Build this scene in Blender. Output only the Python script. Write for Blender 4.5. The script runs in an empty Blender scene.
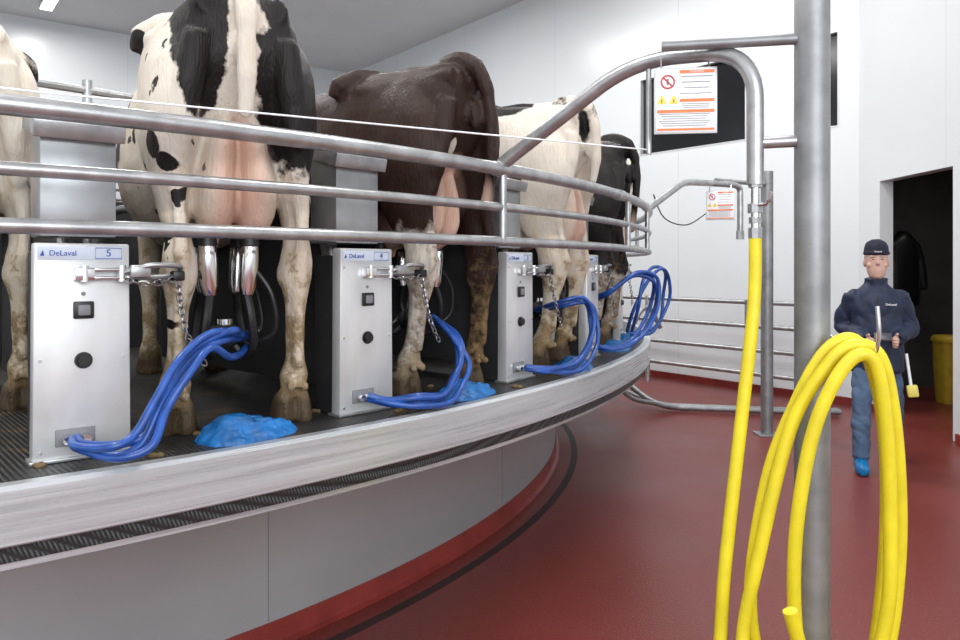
import bpy, bmesh, math, random
from mathutils import Vector, Matrix, Euler, noise
random.seed(7)
scene = bpy.context.scene
scene.view_settings.view_transform = 'Standard'
COL = scene.collection
PI = math.pi
def D(a): return math.radians(a)
CX, CY = -5.05, 6.97
RP = 6.47
ZP = 1.02
def pol(R, t, z=0.0):
    a = D(t); return Vector((CX + R*math.sin(a), CY - R*math.cos(a), z))

# ---------------------------------------------------------------- materials
def new_mat(name):
    m = bpy.data.materials.new(name); m.use_nodes = True
    nt = m.node_tree; b = nt.nodes['Principled BSDF']
    return m, nt, b
def mat(name, c, rough=0.5, metal=0.0, var=0.0, vscale=8.0, bump=0.0, bscale=60.0, c2=None, stretch=None, rvar=0.0, coat=0.0, emit=None):
    m, nt, b = new_mat(name)
    b.inputs['Base Color'].default_value = (*c, 1)
    b.inputs['Roughness'].default_value = rough
    b.inputs['Metallic'].default_value = metal
    b.inputs['Coat Weight'].default_value = coat
    tc = nt.nodes.new('ShaderNodeTexCoord'); src = tc.outputs['Object']
    if stretch:
        mp = nt.nodes.new('ShaderNodeMapping'); mp.inputs['Scale'].default_value = stretch
        nt.links.new(src, mp.inputs['Vector']); src = mp.outputs['Vector']
    if var > 0 or c2 is not None or rvar > 0:
        n = nt.nodes.new('ShaderNodeTexNoise'); n.inputs['Scale'].default_value = vscale; n.inputs['Detail'].default_value = 5
        nt.links.new(src, n.inputs['Vector'])
        r = nt.nodes.new('ShaderNodeValToRGB')
        r.color_ramp.elements[0].position = 0.35; r.color_ramp.elements[1].position = 0.68
        if c2 is None: c2 = tuple(max(0, x*(1-var)) for x in c)
        r.color_ramp.elements[0].color = (*c2, 1); r.color_ramp.elements[1].color = (*c, 1)
        nt.links.new(n.outputs['Fac'], r.inputs['Fac']); nt.links.new(r.outputs['Color'], b.inputs['Base Color'])
        if rvar > 0:
            mr = nt.nodes.new('ShaderNodeMapRange'); mr.inputs['From Min'].default_value = 0.3; mr.inputs['From Max'].default_value = 0.7
            mr.inputs['To Min'].default_value = max(0.03, rough-rvar); mr.inputs['To Max'].default_value = rough+rvar
            nt.links.new(n.outputs['Fac'], mr.inputs['Value']); nt.links.new(mr.outputs['Result'], b.inputs['Roughness'])
    if bump > 0:
        n2 = nt.nodes.new('ShaderNodeTexNoise'); n2.inputs['Scale'].default_value = bscale; n2.inputs['Detail'].default_value = 3
        nt.links.new(src, n2.inputs['Vector'])
        bp = nt.nodes.new('ShaderNodeBump'); bp.inputs['Strength'].default_value = bump; bp.inputs['Distance'].default_value = 0.01
        nt.links.new(n2.outputs['Fac'], bp.inputs['Height']); nt.links.new(bp.outputs['Normal'], b.inputs['Normal'])
    if emit:
        b.inputs['Emission Color'].default_value = (*c, 1); b.inputs['Emission Strength'].default_value = emit
    return m

M_STEEL = mat('stainless_cover', (0.73,0.74,0.75), 0.40, 0.4, 0.22, 6, 0.05, 30, stretch=(1,1,0.5), rvar=0.08)
M_HOOD = mat('galvanised_hood', (0.47,0.49,0.51), 0.36, 0.7, 0.35, 5)
M_GALV = mat('galvanised_pipe', (0.50,0.51,0.52), 0.36, 0.75, 0.3, 14, 0.05, 80)
M_COLUMN = mat('galvanised_column', (0.33,0.34,0.35), 0.48, 0.6, 0.3, 9, 0.05, 60)
M_CHROME = mat('polished_chrome', (0.75,0.75,0.76), 0.18, 1.0)
M_DARKM = mat('dark_housing', (0.035,0.035,0.038), 0.5, 0.2, 0.3, 9)
M_DIV = mat('divider_rubber', (0.040,0.040,0.042), 0.6, 0.0, 0.4, 5)
M_BLACK = mat('black_rubber', (0.010,0.010,0.011), 0.4, 0.0, 0.3, 30)
M_BASEW = mat('grey_galvanised_base', (0.42,0.43,0.44), 0.36, 0.4, 0.14, 0.9, 0.02, 8, rvar=0.05)
M_SEAM = mat('seam_grey', (0.26,0.265,0.27), 0.5, 0.3, 0.1, 8)
M_FLOORRING = mat('dark_ring_brown', (0.030,0.012,0.012), 0.5, 0.0, 0.4, 8)
M_RED = mat('red_curb_paint', (0.25,0.035,0.028), 0.42, 0.0, 0.3, 6)
M_BLUEH = mat('blue_hose', (0.018,0.095,0.42), 0.35, 0.0, 0.4, 20, coat=0.2)
M_BLUEP = mat('blue_plastic', (0.01,0.19,0.56), 0.42, 0.0, 0.5, 12, 0.15, 30)
M_YEL = mat('yellow_hose', (0.84,0.70,0.02), 0.45, 0.0, 0.15, 12, 0.05, 90)
M_WHITE = mat('white_plate', (0.85,0.87,0.9), 0.35, 0, 0.05, 10)
M_LABEL = mat('pale_blue_label', (0.70,0.79,0.92), 0.35, 0, 0.04, 10)
M_BLUEI = mat('blue_ink', (0.02,0.08,0.40), 0.4)
M_ORI = mat('orange_print', (0.75,0.17,0.02), 0.4)
M_YEI = mat('yellow_print', (0.85,0.62,0.03), 0.4)
M_REI = mat('red_print', (0.6,0.02,0.02), 0.4)
M_GREYI = mat('grey_print', (0.20,0.20,0.22), 0.5)
M_CHAIN = mat('steel_chain', (0.30,0.30,0.31), 0.35, 1.0)
M_GLASS = mat('dark_window_glass', (0.010,0.011,0.014), 0.15, 0.0, 0.3, 2)
M_TRIM = mat('aluminium_trim', (0.62,0.64,0.66), 0.4, 0.4, 0.05, 5)
M_SKIN = mat('skin', (0.58,0.37,0.30), 0.55, 0, 0.12, 25)
M_NAVY = mat('navy_jacket_fabric', (0.013,0.024,0.062), 0.65, 0, 0.4, 14, 0.3, 14)
M_KNIT = mat('black_knit', (0.010,0.013,0.030), 0.9, 0, 0.3, 60, 0.4, 120)
M_JEAN = mat('blue_denim', (0.085,0.14,0.24), 0.85, 0, 0.45, 9, 0.3, 30)
M_COVER = mat('blue_shoe_cover', (0.0,0.17,0.42), 0.35, 0, 0.3, 20, 0.3, 30)
M_PHONE = mat('dark_phone_case', (0.06,0.06,0.07), 0.3, 0, 0.1, 10)
M_EYE = mat('eye_dark', (0.03,0.02,0.015), 0.2)
M_LIP = mat('lip', (0.42,0.22,0.18), 0.5)
M_HAIR = mat('grey_hair', (0.30,0.28,0.26), 0.8, 0, 0.3, 60)
M_YBIN = mat('yellow_bin_plastic', (0.55,0.38,0.03), 0.5, 0, 0.2, 8)
M_PYEL = mat('pale_yellow_plastic', (0.80,0.70,0.15), 0.5, 0, 0.1, 8)
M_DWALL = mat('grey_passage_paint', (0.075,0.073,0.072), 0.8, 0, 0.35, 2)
M_CEIL = mat('ceiling_panel', (0.74,0.75,0.77), 0.5, 0, 0.05, 1)
M_LAMP = mat('lamp_tube', (1,0.98,0.95), 0.5, emit=4.0)
M_EDGE = mat('brushed_steel_edge', (0.62,0.65,0.67), 0.30, 0.45, 0.0, 1.5, 0.06, 1.5, c2=(0.46,0.485,0.505), stretch=(0.8,0.8,40), rvar=0.08)

def wall_mat():
    m, nt, b = new_mat('white_wall_panel')
    tc = nt.nodes.new('ShaderNodeTexCoord')
    sp = nt.nodes.new('ShaderNodeSeparateXYZ'); nt.links.new(tc.outputs['Object'], sp.inputs[0])
    md = nt.nodes.new('ShaderNodeMath'); md.operation='PINGPONG'; md.inputs[1].default_value = 1.22
    nt.links.new(sp.outputs['X'], md.inputs[0])
    lt = nt.nodes.new('ShaderNodeMath'); lt.operation='LESS_THAN'; lt.inputs[1].default_value = 0.005
    nt.links.new(md.outputs[0], lt.inputs[0])
    n = nt.nodes.new('ShaderNodeTexNoise'); n.inputs['Scale'].default_value = 0.8
    nt.links.new(tc.outputs['Object'], n.inputs['Vector'])
    r = nt.nodes.new('ShaderNodeValToRGB'); r.color_ramp.elements[0].color=(0.66,0.69,0.72,1); r.color_ramp.elements[1].color=(0.73,0.76,0.78,1)
    nt.links.new(n.outputs['Fac'], r.inputs['Fac'])
    mx = nt.nodes.new('ShaderNodeMix'); mx.data_type='RGBA'
    nt.links.new(lt.outputs[0], mx.inputs['Factor']); nt.links.new(r.outputs['Color'], mx.inputs[6]); mx.inputs[7].default_value=(0.58,0.61,0.64,1)
    nt.links.new(mx.outputs[2], b.inputs['Base Color'])
    b.inputs['Roughness'].default_value = 0.25
    n2 = nt.nodes.new('ShaderNodeTexNoise'); n2.inputs['Scale'].default_value = 2.5
    nt.links.new(tc.outputs['Object'], n2.inputs['Vector'])
    bp = nt.nodes.new('ShaderNodeBump'); bp.inputs['Strength'].default_value=0.15; bp.inputs['Distance'].default_value=0.02
    nt.links.new(n2.outputs['Fac'], bp.inputs['Height']); nt.links.new(bp.outputs['Normal'], b.inputs['Normal'])
    return m
M_WALL = wall_mat()

def floor_mat():
    m, nt, b = new_mat('red_epoxy_floor')
    tc = nt.nodes.new('ShaderNodeTexCoord')
    n = nt.nodes.new('ShaderNodeTexNoise'); n.inputs['Scale'].default_value = 0.9; n.inputs['Detail'].default_value=3
    n3 = nt.nodes.new('ShaderNodeTexNoise'); n3.inputs['Scale'].default_value = 90; n3.inputs['Detail'].default_value=2
    nt.links.new(tc.outputs['Object'], n.inputs['Vector']); nt.links.new(tc.outputs['Object'], n3.inputs['Vector'])
    r = nt.nodes.new('ShaderNodeValToRGB'); r.color_ramp.elements[0].position=0.3; r.color_ramp.elements[1].position=0.7
    r.color_ramp.elements[0].color=(0.150,0.026,0.021,1); r.color_ramp.elements[1].color=(0.168,0.029,0.024,1)
    nt.links.new(n.outputs['Fac'], r.inputs['Fac'])
    r3 = nt.nodes.new('ShaderNodeValToRGB'); r3.color_ramp.elements[0].position=0.60; r3.color_ramp.elements[1].position=0.72
    nt.links.new(n3.outputs['Fac'], r3.inputs['Fac'])
    mx = nt.nodes.new('ShaderNodeMix'); mx.data_type='RGBA'
    nt.links.new(r3.outputs['Color'], mx.inputs['Factor']); nt.links.new(r.outputs['Color'], mx.inputs[6]); mx.inputs[7].default_value=(0.25,0.08,0.065,1)
    nt.links.new(mx.outputs[2], b.inputs['Base Color'])
    mr = nt.nodes.new('ShaderNodeMapRange'); mr.inputs['From Min'].default_value=0.35; mr.inputs['From Max'].default_value=0.65
    mr.inputs['To Min'].default_value=0.31; mr.inputs['To Max'].default_value=0.42
    nt.links.new(n.outputs['Fac'], mr.inputs['Value']); nt.links.new(mr.outputs['Result'], b.inputs['Roughness'])
    b.inputs['Specular IOR Level'].default_value = 0.42
    bp = nt.nodes.new('ShaderNodeBump'); bp.inputs['Strength'].default_value=0.4; bp.inputs['Distance'].default_value=0.004
    nt.links.new(n3.outputs['Fac'], bp.inputs['Height']); nt.links.new(bp.outputs['Normal'], b.inputs['Normal'])
    return m
M_FLOOR = floor_mat()

def tread_mat(name, c, scale, dirt, k=2.2):
    m, nt, b = new_mat(name)
    tc = nt.nodes.new('ShaderNodeTexCoord')
    outs=[]
    for ang in (45,-45):
        mp = nt.nodes.new('ShaderNodeMapping'); mp.inputs['Rotation'].default_value=(D(ang)*0.6,0,D(ang))
        nt.links.new(tc.outputs['Object'], mp.inputs['Vector'])
        w = nt.nodes.new('ShaderNodeTexWave'); w.inputs['Scale'].default_value=scale; nt.links.new(mp.outputs[0], w.inputs['Vector']); outs.append(w)
    mm = nt.nodes.new('ShaderNodeMath'); mm.operation='MULTIPLY'
    nt.links.new(outs[0].outputs['Fac'], mm.inputs[0]); nt.links.new(outs[1].outputs['Fac'], mm.inputs[1])
    bp = nt.nodes.new('ShaderNodeBump'); bp.inputs['Strength'].default_value=0.8; bp.inputs['Distance'].default_value=0.006
    nt.links.new(mm.outputs[0], bp.inputs['Height']); nt.links.new(bp.outputs['Normal'], b.inputs['Normal'])
    r0 = nt.nodes.new('ShaderNodeValToRGB'); r0.color_ramp.elements[0].color=tuple(x*0.4 for x in c)+(1,); r0.color_ramp.elements[1].color=tuple(min(1,x*k) for x in c)+(1,)
    nt.links.new(mm.outputs[0], r0.inputs['Fac'])
    n = nt.nodes.new('ShaderNodeTexNoise'); n.inputs['Scale'].default_value=7; n.inputs['Detail'].default_value=8; n.inputs['Roughness'].default_value=0.7
    nt.links.new(tc.outputs['Object'], n.inputs['Vector'])
    r = nt.nodes.new('ShaderNodeValToRGB'); r.color_ramp.elements[0].position=0.54; r.color_ramp.elements[1].position=0.62
    r.color_ramp.elements[1].color=(dirt,dirt,dirt,1)
    nt.links.new(n.outputs['Fac'], r.inputs['Fac'])
    mx = nt.nodes.new('ShaderNodeMix'); mx.data_type='RGBA'
    nt.links.new(r.outputs['Color'], mx.inputs['Factor']); nt.links.new(r0.outputs['Color'], mx.inputs[6]); mx.inputs[7].default_value=(0.09,0.06,0.03,1)
    nt.links.new(mx.outputs[2], b.inputs['Base Color']); b.inputs['Roughness'].default_value=0.38
    return m
M_DECK = tread_mat('black_tread_mat', (0.028,0.029,0.030), 22, 0.8)
M_STRIP = tread_mat('dark_tread_strip', (0.035,0.037,0.039), 30, 0.0, 3.0)

# ---------------------------------------------------------------- mesh helpers
def finish(bm, name, m=None, parent=None, smooth=True, angle=40, loc=None, rot=None):
    bmesh.ops.recalc_face_normals(bm, faces=bm.faces[:])
    me = bpy.data.meshes.new(name); bm.to_mesh(me); bm.free()
    return mk(me, name, m, parent, smooth, angle, loc, rot)
def mk(me, name, m=None, parent=None, smooth=True, angle=40, loc=None, rot=None):
    if smooth:
        me.polygons.foreach_set('use_smooth', [True]*len(me.polygons))
        if angle: me.set_sharp_from_angle(angle=D(angle))
    ob = bpy.data.objects.new(name, me); COL.objects.link(ob)
    if m and not me.materials: me.materials.append(m)
    if parent: ob.parent = parent
    if loc is not None: ob.location = loc
    if rot is not None: ob.rotation_euler = rot
    return ob
def displace(me, fn):
    N=[v.normal.copy() for v in me.vertices]; P=[v.co.copy() for v in me.vertices]
    buf=[]
    for p,n in zip(P,N):
        q=p+n*fn(p); buf.extend((q.x,q.y,q.z))
    me.vertices.foreach_set('co',buf); me.update()
def empty(name, loc, rot=(0,0,0), label='', cat='', group=None, scale=None):
    e = bpy.data.objects.new(name, None); COL.objects.link(e); e.empty_display_size=0.1
    e.location = loc; e.rotation_euler = rot
    if scale: e.scale=(scale,)*3
    tag(e,label,cat,group); return e
def tag(o,label,cat,group=None):
    o['label']=label; o['category']=cat
    if group: o['group']=group
def structure(o): o['kind']='structure'
def add_box(bm, c, s, bevel=0.0, rot=None, seg=2):
    r = bmesh.ops.create_cube(bm, size=1.0); vs = r['verts']
    bmesh.ops.scale(bm, vec=s, verts=vs)
    if bevel>0:
        es=list({e for v in vs for e in v.link_edges})
        rb=bmesh.ops.bevel(bm, geom=es, offset=bevel, segments=seg, affect='EDGES', profile=0.5)
        vs=list({v for v in rb['verts']}|{v for v in vs if v.is_valid})
    if rot: bmesh.ops.rotate(bm, verts=vs, cent=(0,0,0), matrix=Euler(rot).to_matrix())
    bmesh.ops.translate(bm, vec=c, verts=vs)
    return vs
def box(name, c, s, m, parent=None, bevel=0.004, rot=None, **k):
    bm=bmesh.new(); add_box(bm, c, s, bevel, rot); return finish(bm,name,m,parent,**k)
def tube(bm, pts, r, n=12, closed=False, caps=True):
    pts=[Vector(p) for p in pts]; N=len(pts)
    rad = r if isinstance(r,(list,tuple)) else [r]*N
    T=[]
    for i in range(N):
        if closed: t=pts[(i+1)%N]-pts[i-1]
        else: t=pts[min(i+1,N-1)]-pts[max(i-1,0)]
        if t.length<1e-9: t=Vector((0,0,1))
        T.append(t.normalized())
    a=Vector((0,0,1)) if abs(T[0].z)<0.9 else Vector((1,0,0))
    nrm=(a-T[0]*a.dot(T[0])).normalized()
    rings=[]
    for i in range(N):
        nrm=(nrm-T[i]*nrm.dot(T[i]))
        if nrm.length<1e-6: nrm=Vector((1,0,0)).cross(T[i])
        nrm.normalize(); bn=T[i].cross(nrm)
        rings.append([bm.verts.new(pts[i]+(nrm*math.cos(2*PI*k/n)+bn*math.sin(2*PI*k/n))*rad[i]) for k in range(n)])
    rr=range(N if closed else N-1)
    for i in rr:
        A=rings[i];B=rings[(i+1)%N]
        for k in range(n):
            bm.faces.new((A[k],A[(k+1)%n],B[(k+1)%n],B[k]))
    if caps and not closed:
        bm.faces.new(rings[0][::-1]); bm.faces.new(rings[-1])
def cat(pts, k=6, closed=False):
    P=[Vector(p) for p in pts]; N=len(P); out=[]
    segs=N if closed else N-1
    for i in range(segs):
        if closed: p0,p1,p2,p3=P[i-1],P[i],P[(i+1)%N],P[(i+2)%N]
        else: p0,p1,p2,p3=P[max(i-1,0)],P[i],P[i+1],P[min(i+2,N-1)]
        for j in range(k):
            u=j/k
            out.append(0.5*((2*p1)+(p2-p0)*u+(2*p0-5*p1+4*p2-p3)*u*u+(3*p1-p0-3*p2+p3)*u**3))
    if not closed: out.append(P[-1])
    return out
def fillet(pts, r, k=6):
    P=[Vector(p) for p in pts]; out=[P[0]]
    for i in range(1,len(P)-1):
        a=(P[i-1]-P[i]); b=(P[i+1]-P[i]); d=min(r,a.length*0.45,b.length*0.45)
        A=P[i]+a.normalized()*d; B=P[i]+b.normalized()*d
        for j in range(k+1):
            u=j/k; out.append(A*(1-u)**2+P[i]*2*u*(1-u)+B*u*u)
    out.append(P[-1]); return out
def pipe(name, pts, r, m, parent=None, n=14, **k):
    bm=bmesh.new(); tube(bm,pts,r,n); return finish(bm,name,m,parent,**k)
def disc(bm, c, axis, r, h, n=20):
    c=Vector(c); a=Vector(axis).normalized(); tube(bm,[c,c+a*h],r,n)
def ellip(bm, c, r, rot=None, u=20, v=14):
    rr=bmesh.ops.create_uvsphere(bm,u_segments=u,v_segments=v,radius=1.0); vs=rr['verts']
    bmesh.ops.scale(bm,vec=r,verts=vs)
    if rot: bmesh.ops.rotate(bm,verts=vs,cent=(0,0,0),matrix=Euler(rot).to_matrix())
    bmesh.ops.translate(bm,vec=c,verts=vs)
def sections(S,k=4):
    out=[]; N=len(S); L=len(S[0])
    for i in range(N-1):
        a,b,c,d=S[max(i-1,0)],S[i],S[i+1],S[min(i+2,N-1)]
        for j in range(k):
            u=j/k
            out.append([0.5*((2*b[q])+(c[q]-a[q])*u+(2*a[q]-5*b[q]+4*c[q]-d[q])*u*u+(3*b[q]-a[q]-3*c[q]+d[q])*u**3) for q in range(L)])
    out.append(list(S[-1])); return out
def loft(bm,S,plane='xy',n=24,ex=2.0,k=4):
    rings=[]
    for s in sections(S,k):
        x,y,z,a,b=s[:5]; e_=s[5] if len(s)>5 else ex
        a=max(a,0.004); b=max(b,0.004); ring=[]
        for i in range(n):
            t=2*PI*i/n; cs,sn=math.cos(t),math.sin(t)
            p=math.copysign(abs(cs)**(2/e_),cs)*a; q=math.copysign(abs(sn)**(2/e_),sn)*b
            if plane=='xy': ring.append(bm.verts.new((x+p,y+q,z)))
            elif plane=='yz': ring.append(bm.verts.new((x,y+p,z+q)))
            else: ring.append(bm.verts.new((x+p,y,z+q)))
        rings.append(ring)
    for A,B in zip(rings,rings[1:]):
        for i in range(n): bm.faces.new((A[i],A[(i+1)%n],B[(i+1)%n],B[i]))
    bm.faces.new(rings[0][::-1]); bm.faces.new(rings[-1])
def remesh(bm, name, voxel, it=6, fac=0.5):
    bmesh.ops.recalc_face_normals(bm, faces=bm.faces[:])
    me=bpy.data.meshes.new(name+'_src'); bm.to_mesh(me); bm.free()
    ob=bpy.data.objects.new(name+'_src',me); COL.objects.link(ob)
    md=ob.modifiers.new('r','REMESH'); md.mode='VOXEL'; md.voxel_size=voxel; md.adaptivity=0
    if it:
        sm=ob.modifiers.new('s','SMOOTH'); sm.factor=fac; sm.iterations=it
    dg=bpy.context.evaluated_depsgraph_get(); dg.update()
    out=bpy.data.meshes.new_from_object(ob.evaluated_get(dg)); out.name=name
    bpy.data.objects.remove(ob); bpy.data.meshes.remove(me)
    return out
TXT={}
def text(name, body, size, m, parent, loc, rot=(PI/2,0,0), ext=0.0008, align='CENTER'):
    key=(body,size,ext,m.name)
    if key not in TXT:
        cu=bpy.data.curves.new(name+'_c','FONT'); cu.body=body; cu.size=size; cu.extrude=ext; cu.align_x=align; cu.align_y='CENTER'
        ob=bpy.data.objects.new(name+'_c',cu); COL.objects.link(ob)
        dg=bpy.context.evaluated_depsgraph_get(); dg.update()
        me=bpy.data.meshes.new_from_object(ob.evaluated_get(dg)); me.name=name
        bpy.data.objects.remove(ob); me.materials.clear(); TXT[key]=me
    return mk(TXT[key],name,m,parent,smooth=False,loc=loc,rot=rot)
def chain(bm, pts, L=0.028, w=0.008, r=0.0028):
    P=cat(pts,8); d=[0]
    for a,b in zip(P,P[1:]): d.append(d[-1]+(b-a).length)
    cnt=max(2,int(d[-1]/(L*0.72)))
    def at(s):
        for i in range(len(P)-1):
            if d[i+1]>=s: 
                u=(s-d[i])/max(1e-9,d[i+1]-d[i]); return P[i].lerp(P[i+1],u),(P[i+1]-P[i]).normalized()
        return P[-1],(P[-1]-P[-2]).normalized()
    for i in range(cnt):
        c,t=at(d[-1]*(i+0.5)/cnt)
        a=Vector((0,1,0)) if abs(t.y)<0.8 else Vector((1,0,0))
        s1=(a-t*a.dot(t)).normalized(); s2=t.cross(s1)
        s=s1 if i%2 else s2
        loop=[]
        for k in range(10):
            an=2*PI*k/10; loop.append(c+t*math.cos(an)*L*0.5+s*math.sin(an)*w)
        tube(bm,loop,r,5,closed=True)
def ring(bm, prof, n=160, t0=0, t1=360, closed_prof=True):
    full = abs(t1-t0-360)<1e-6
    cols=[]
    cnt = n if full else n+1
    for i in range(cnt):
        t=t0+(t1-t0)*i/n
        cols.append([bm.verts.new(pol(R,t,z)-Vector((CX,CY,0))) for R,z in prof])
    m=len(prof)
    for i in range(n):
        A=cols[i];B=cols[(i+1)%cnt]
        for j in range(m if closed_prof else m-1):
            bm.faces.new((A[j],A[(j+1)%m],B[(j+1)%m],B[j]))
    if not full and closed_prof:
        bm.faces.new(cols[0]); bm.faces.new(cols[-1][::-1])

# ---------------------------------------------------------------- room shell
def wall(name,p0,p1,h,holes=(),m=M_WALL,th=0.14,flip=1):
    p0=Vector((*p0,0));p1=Vector((*p1,0)); L=(p1-p0).length; ang=math.atan2(p1.y-p0.y,p1.x-p0.x)
    xs=sorted({0,L,*[q for H in holes for q in H[:2]]}); zs=sorted({0,h,*[q for H in holes for q in H[2:]]})
    bm=bmesh.new(); V={}
    def v(x,z):
        if (x,z) not in V: V[(x,z)]=bm.verts.new((x,0,z))
        return V[(x,z)]
    for a,b in zip(xs,xs[1:]):
        for c,d in zip(zs,zs[1:]):
            mx,mz=(a+b)/2,(c+d)/2
            if any(H[0]<mx<H[1] and H[2]<mz<H[3] for H in holes): continue
            bm.faces.new((v(a,c),v(b,c),v(b,d),v(a,d)))
    g=bmesh.ops.extrude_face_region(bm,geom=bm.faces[:])
    bmesh.ops.translate(bm,vec=(0,th*flip,0),verts=[e for e in g['geom'] if isinstance(e,bmesh.types.BMVert)])
    o=finish(bm,name,m,smooth=False,loc=p0,rot=(0,0,ang)); structure(o); return o
H=6.06
CR=Vector((4.2,8.3,0)); dW=Vector((-0.612,0.791,0)).normalized(); nW=Vector((-0.791,-0.612,0)).normalized()
FAR=CR+dW*11.8
WINS=[(1.42,3.10,3.14,4.20),(0.245,0.69,3.14,4.20)]
wall('wall_back',(CR.x,CR.y),(FAR.x,FAR.y),H,WINS,flip=-1)
LW=FAR+nW*15.0
wall('wall_left',(FAR.x,FAR.y),(LW.x,LW.y),H,flip=-1)
wall('wall_right',(4.2,-3.0),(4.2,8.3),H,[(9.66,10.88,0,2.44)],flip=-1)
bm=bmesh.new(); add_box(bm,(-3.0,7.0,-0.1),(24,26,0.2),0); o=finish(bm,'floor',M_FLOOR,smooth=False); structure(o)
bm=bmesh.new()
vs=[bm.verts.new(p) for p in [(4.3,-3.0,H),(4.3,8.3,H),(FAR.x,FAR.y,H),(LW.x,LW.y,H),(LW.x,-3.0,H)]]
f=bm.faces.new(vs); g=bmesh.ops.extrude_face_region(bm,geom=[f]); bmesh.ops.translate(bm,vec=(0,0,0.15),verts=[e for e in g['geom'] if isinstance(e,bmesh.types.BMVert)])
o=finish(bm,'ceiling',M_CEIL,smooth=False); structure(o)
angW=math.atan2(dW.y,dW.x)
for i,(a,b_,c0,c1) in enumerate(WINS):
    wc=(a+b_)/2; wl=b_-a; zc=(c0+c1)/2; zh=c1-c0
    bm=bmesh.new(); add_box(bm,(wc,-0.07,zc),(wl,0.02,zh),0)
    o=finish(bm,'window_%d'%(i+1),M_GLASS,smooth=False,loc=CR,rot=(0,0,angW)); structure(o)
    bm=bmesh.new()
    for c,s in [((wc,-0.03,c0-0.008),(wl+0.03,0.07,0.02)),((wc,-0.03,c1+0.008),(wl+0.03,0.07,0.02)),((a-0.008,-0.03,zc),(0.02,0.07,zh)),((b_+0.008,-0.03,zc),(0.02,0.07,zh))]:
        add_box(bm,c,s,0.003)
    o=finish(bm,'trim_%d'%(i+1),M_TRIM,smooth=False,loc=CR,rot=(0,0,angW)); structure(o)
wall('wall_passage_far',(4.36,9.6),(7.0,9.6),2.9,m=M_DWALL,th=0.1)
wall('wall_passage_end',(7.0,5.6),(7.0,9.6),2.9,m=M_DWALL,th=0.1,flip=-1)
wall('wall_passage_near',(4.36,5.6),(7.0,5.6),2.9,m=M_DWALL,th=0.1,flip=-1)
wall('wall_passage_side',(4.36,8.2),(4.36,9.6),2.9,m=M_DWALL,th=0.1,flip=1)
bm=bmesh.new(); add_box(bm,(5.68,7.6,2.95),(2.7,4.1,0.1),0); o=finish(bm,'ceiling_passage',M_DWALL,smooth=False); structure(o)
def base(name,p0,p1):
    p0=Vector(p0);p1=Vector(p1);L=(p1-p0).length
    bm=bmesh.new(); add_box(bm,(L/2,0.0,0.04),(L,0.03,0.08),0.004)
    o=finish(bm,name,M_RED,smooth=False,loc=p0,rot=(0,0,math.atan2(p1.y-p0.y,p1.x-p0.x))); structure(o)
base('baseboard_back',CR+nW*0.02,FAR+nW*0.02)
base('baseboard_right',(4.18,7.95,0),(4.18,8.28,0))
base('baseboard_right_near',(4.18,-3,0),(4.18,6.58,0))

# ---------------------------------------------------------------- rotary base and platform
cen=Vector((CX,CY,0))
e=empty('platform_base_wall',cen,label='grey steel base wall with red painted foot under the platform',cat='base wall')
bm=bmesh.new(); ring(bm,[(5.55,0),(5.72,0),(5.72,0.78),(5.55,0.78)],n=240); finish(bm,'wall_panel',M_BASEW,e,angle=30)
bm=bmesh.new(); ring(bm,[(5.70,0),(5.755,0),(5.732,0.012),(5.727,0.095),(5.70,0.095)],n=240); finish(bm,'curb',M_RED,e,angle=30)
bm=bmesh.new(); ring(bm,[(5.70,0.585),(5.735,0.585),(5.735,0.603),(5.70,0.603)],n=240); finish(bm,'band_joint',M_GALV,e,angle=30)
for t in range(11,130,18):
    p=pol(5.7205,t)-cen; box('panel_seam',(p.x,p.y,0.34),(0.003,0.004,0.48),M_SEAM,e,0,(0,0,D(t)),smooth=False)
bm=bmesh.new(); ring(bm,[(5.855,-0.002),(5.905,-0.002),(5.905,0.002),(5.855,0.002)],t0=20,t1=130,n=120); o=finish(bm,'dark_floor_ring',M_FLOORRING,loc=cen,angle=30)  # thin dark flat arc laid on the floor around the base
tag(o,'dark flat ring curving around the platform base','drain')
e=empty('rotary_platform',cen,label='large round rotary milking platform with black tread deck',cat='milking platform')
bm=bmesh.new(); ring(bm,[(3.45,ZP-0.10),(RP-0.03,ZP-0.10),(RP-0.03,ZP),(3.45,ZP)]); finish(bm,'deck',M_DECK,e,angle=30)
bm=bmesh.new(); ring(bm,[(RP-0.045,ZP-0.145),(RP-0.005,ZP-0.145),(RP,ZP-0.140),(RP,ZP-0.008),(RP-0.008,ZP+0.004),(RP-0.045,ZP+0.004)],n=240); finish(bm,'edge_band',M_EDGE,e,angle=30)
bm=bmesh.new(); ring(bm,[(6.2,ZP-0.190),(6.445,ZP-0.190),(6.445,ZP-0.13),(6.2,ZP-0.13)],n=240); finish(bm,'tread_strip',M_STRIP,e,angle=30)
bm=bmesh.new(); ring(bm,[(6.1,ZP-0.213),(6.425,ZP-0.213),(6.425,ZP-0.188),(6.1,ZP-0.188)],n=240); finish(bm,'lower_ledge',M_EDGE,e,angle=30)
bm=bmesh.new(); ring(bm,[(5.6,ZP-0.238),(6.25,ZP-0.238),(6.25,ZP-0.10),(5.6,ZP-0.10)]); finish(bm,'underframe',M_BASEW,e,angle=30)
bm=bmesh.new(); ring(bm,[(3.30,0),(3.42,0),(3.42,ZP+0.95),(3.30,ZP+0.95)]); o=finish(bm,'manger_partition',M_DIV,loc=cen,angle=30)
tag(o,'dark curved manger partition in front of the cows','manger')
e=empty('head_rail',cen,label='galvanised ring of head rails with posts before the stalls',cat='railing')
for z in (ZP+1.60,ZP+1.46):
    bm=bmesh.new(); tube(bm,[pol(3.6,t,z)-cen for t in range(0,360,4)],0.025,8,closed=True); finish(bm,'rail',M_GALV,e)
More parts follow.
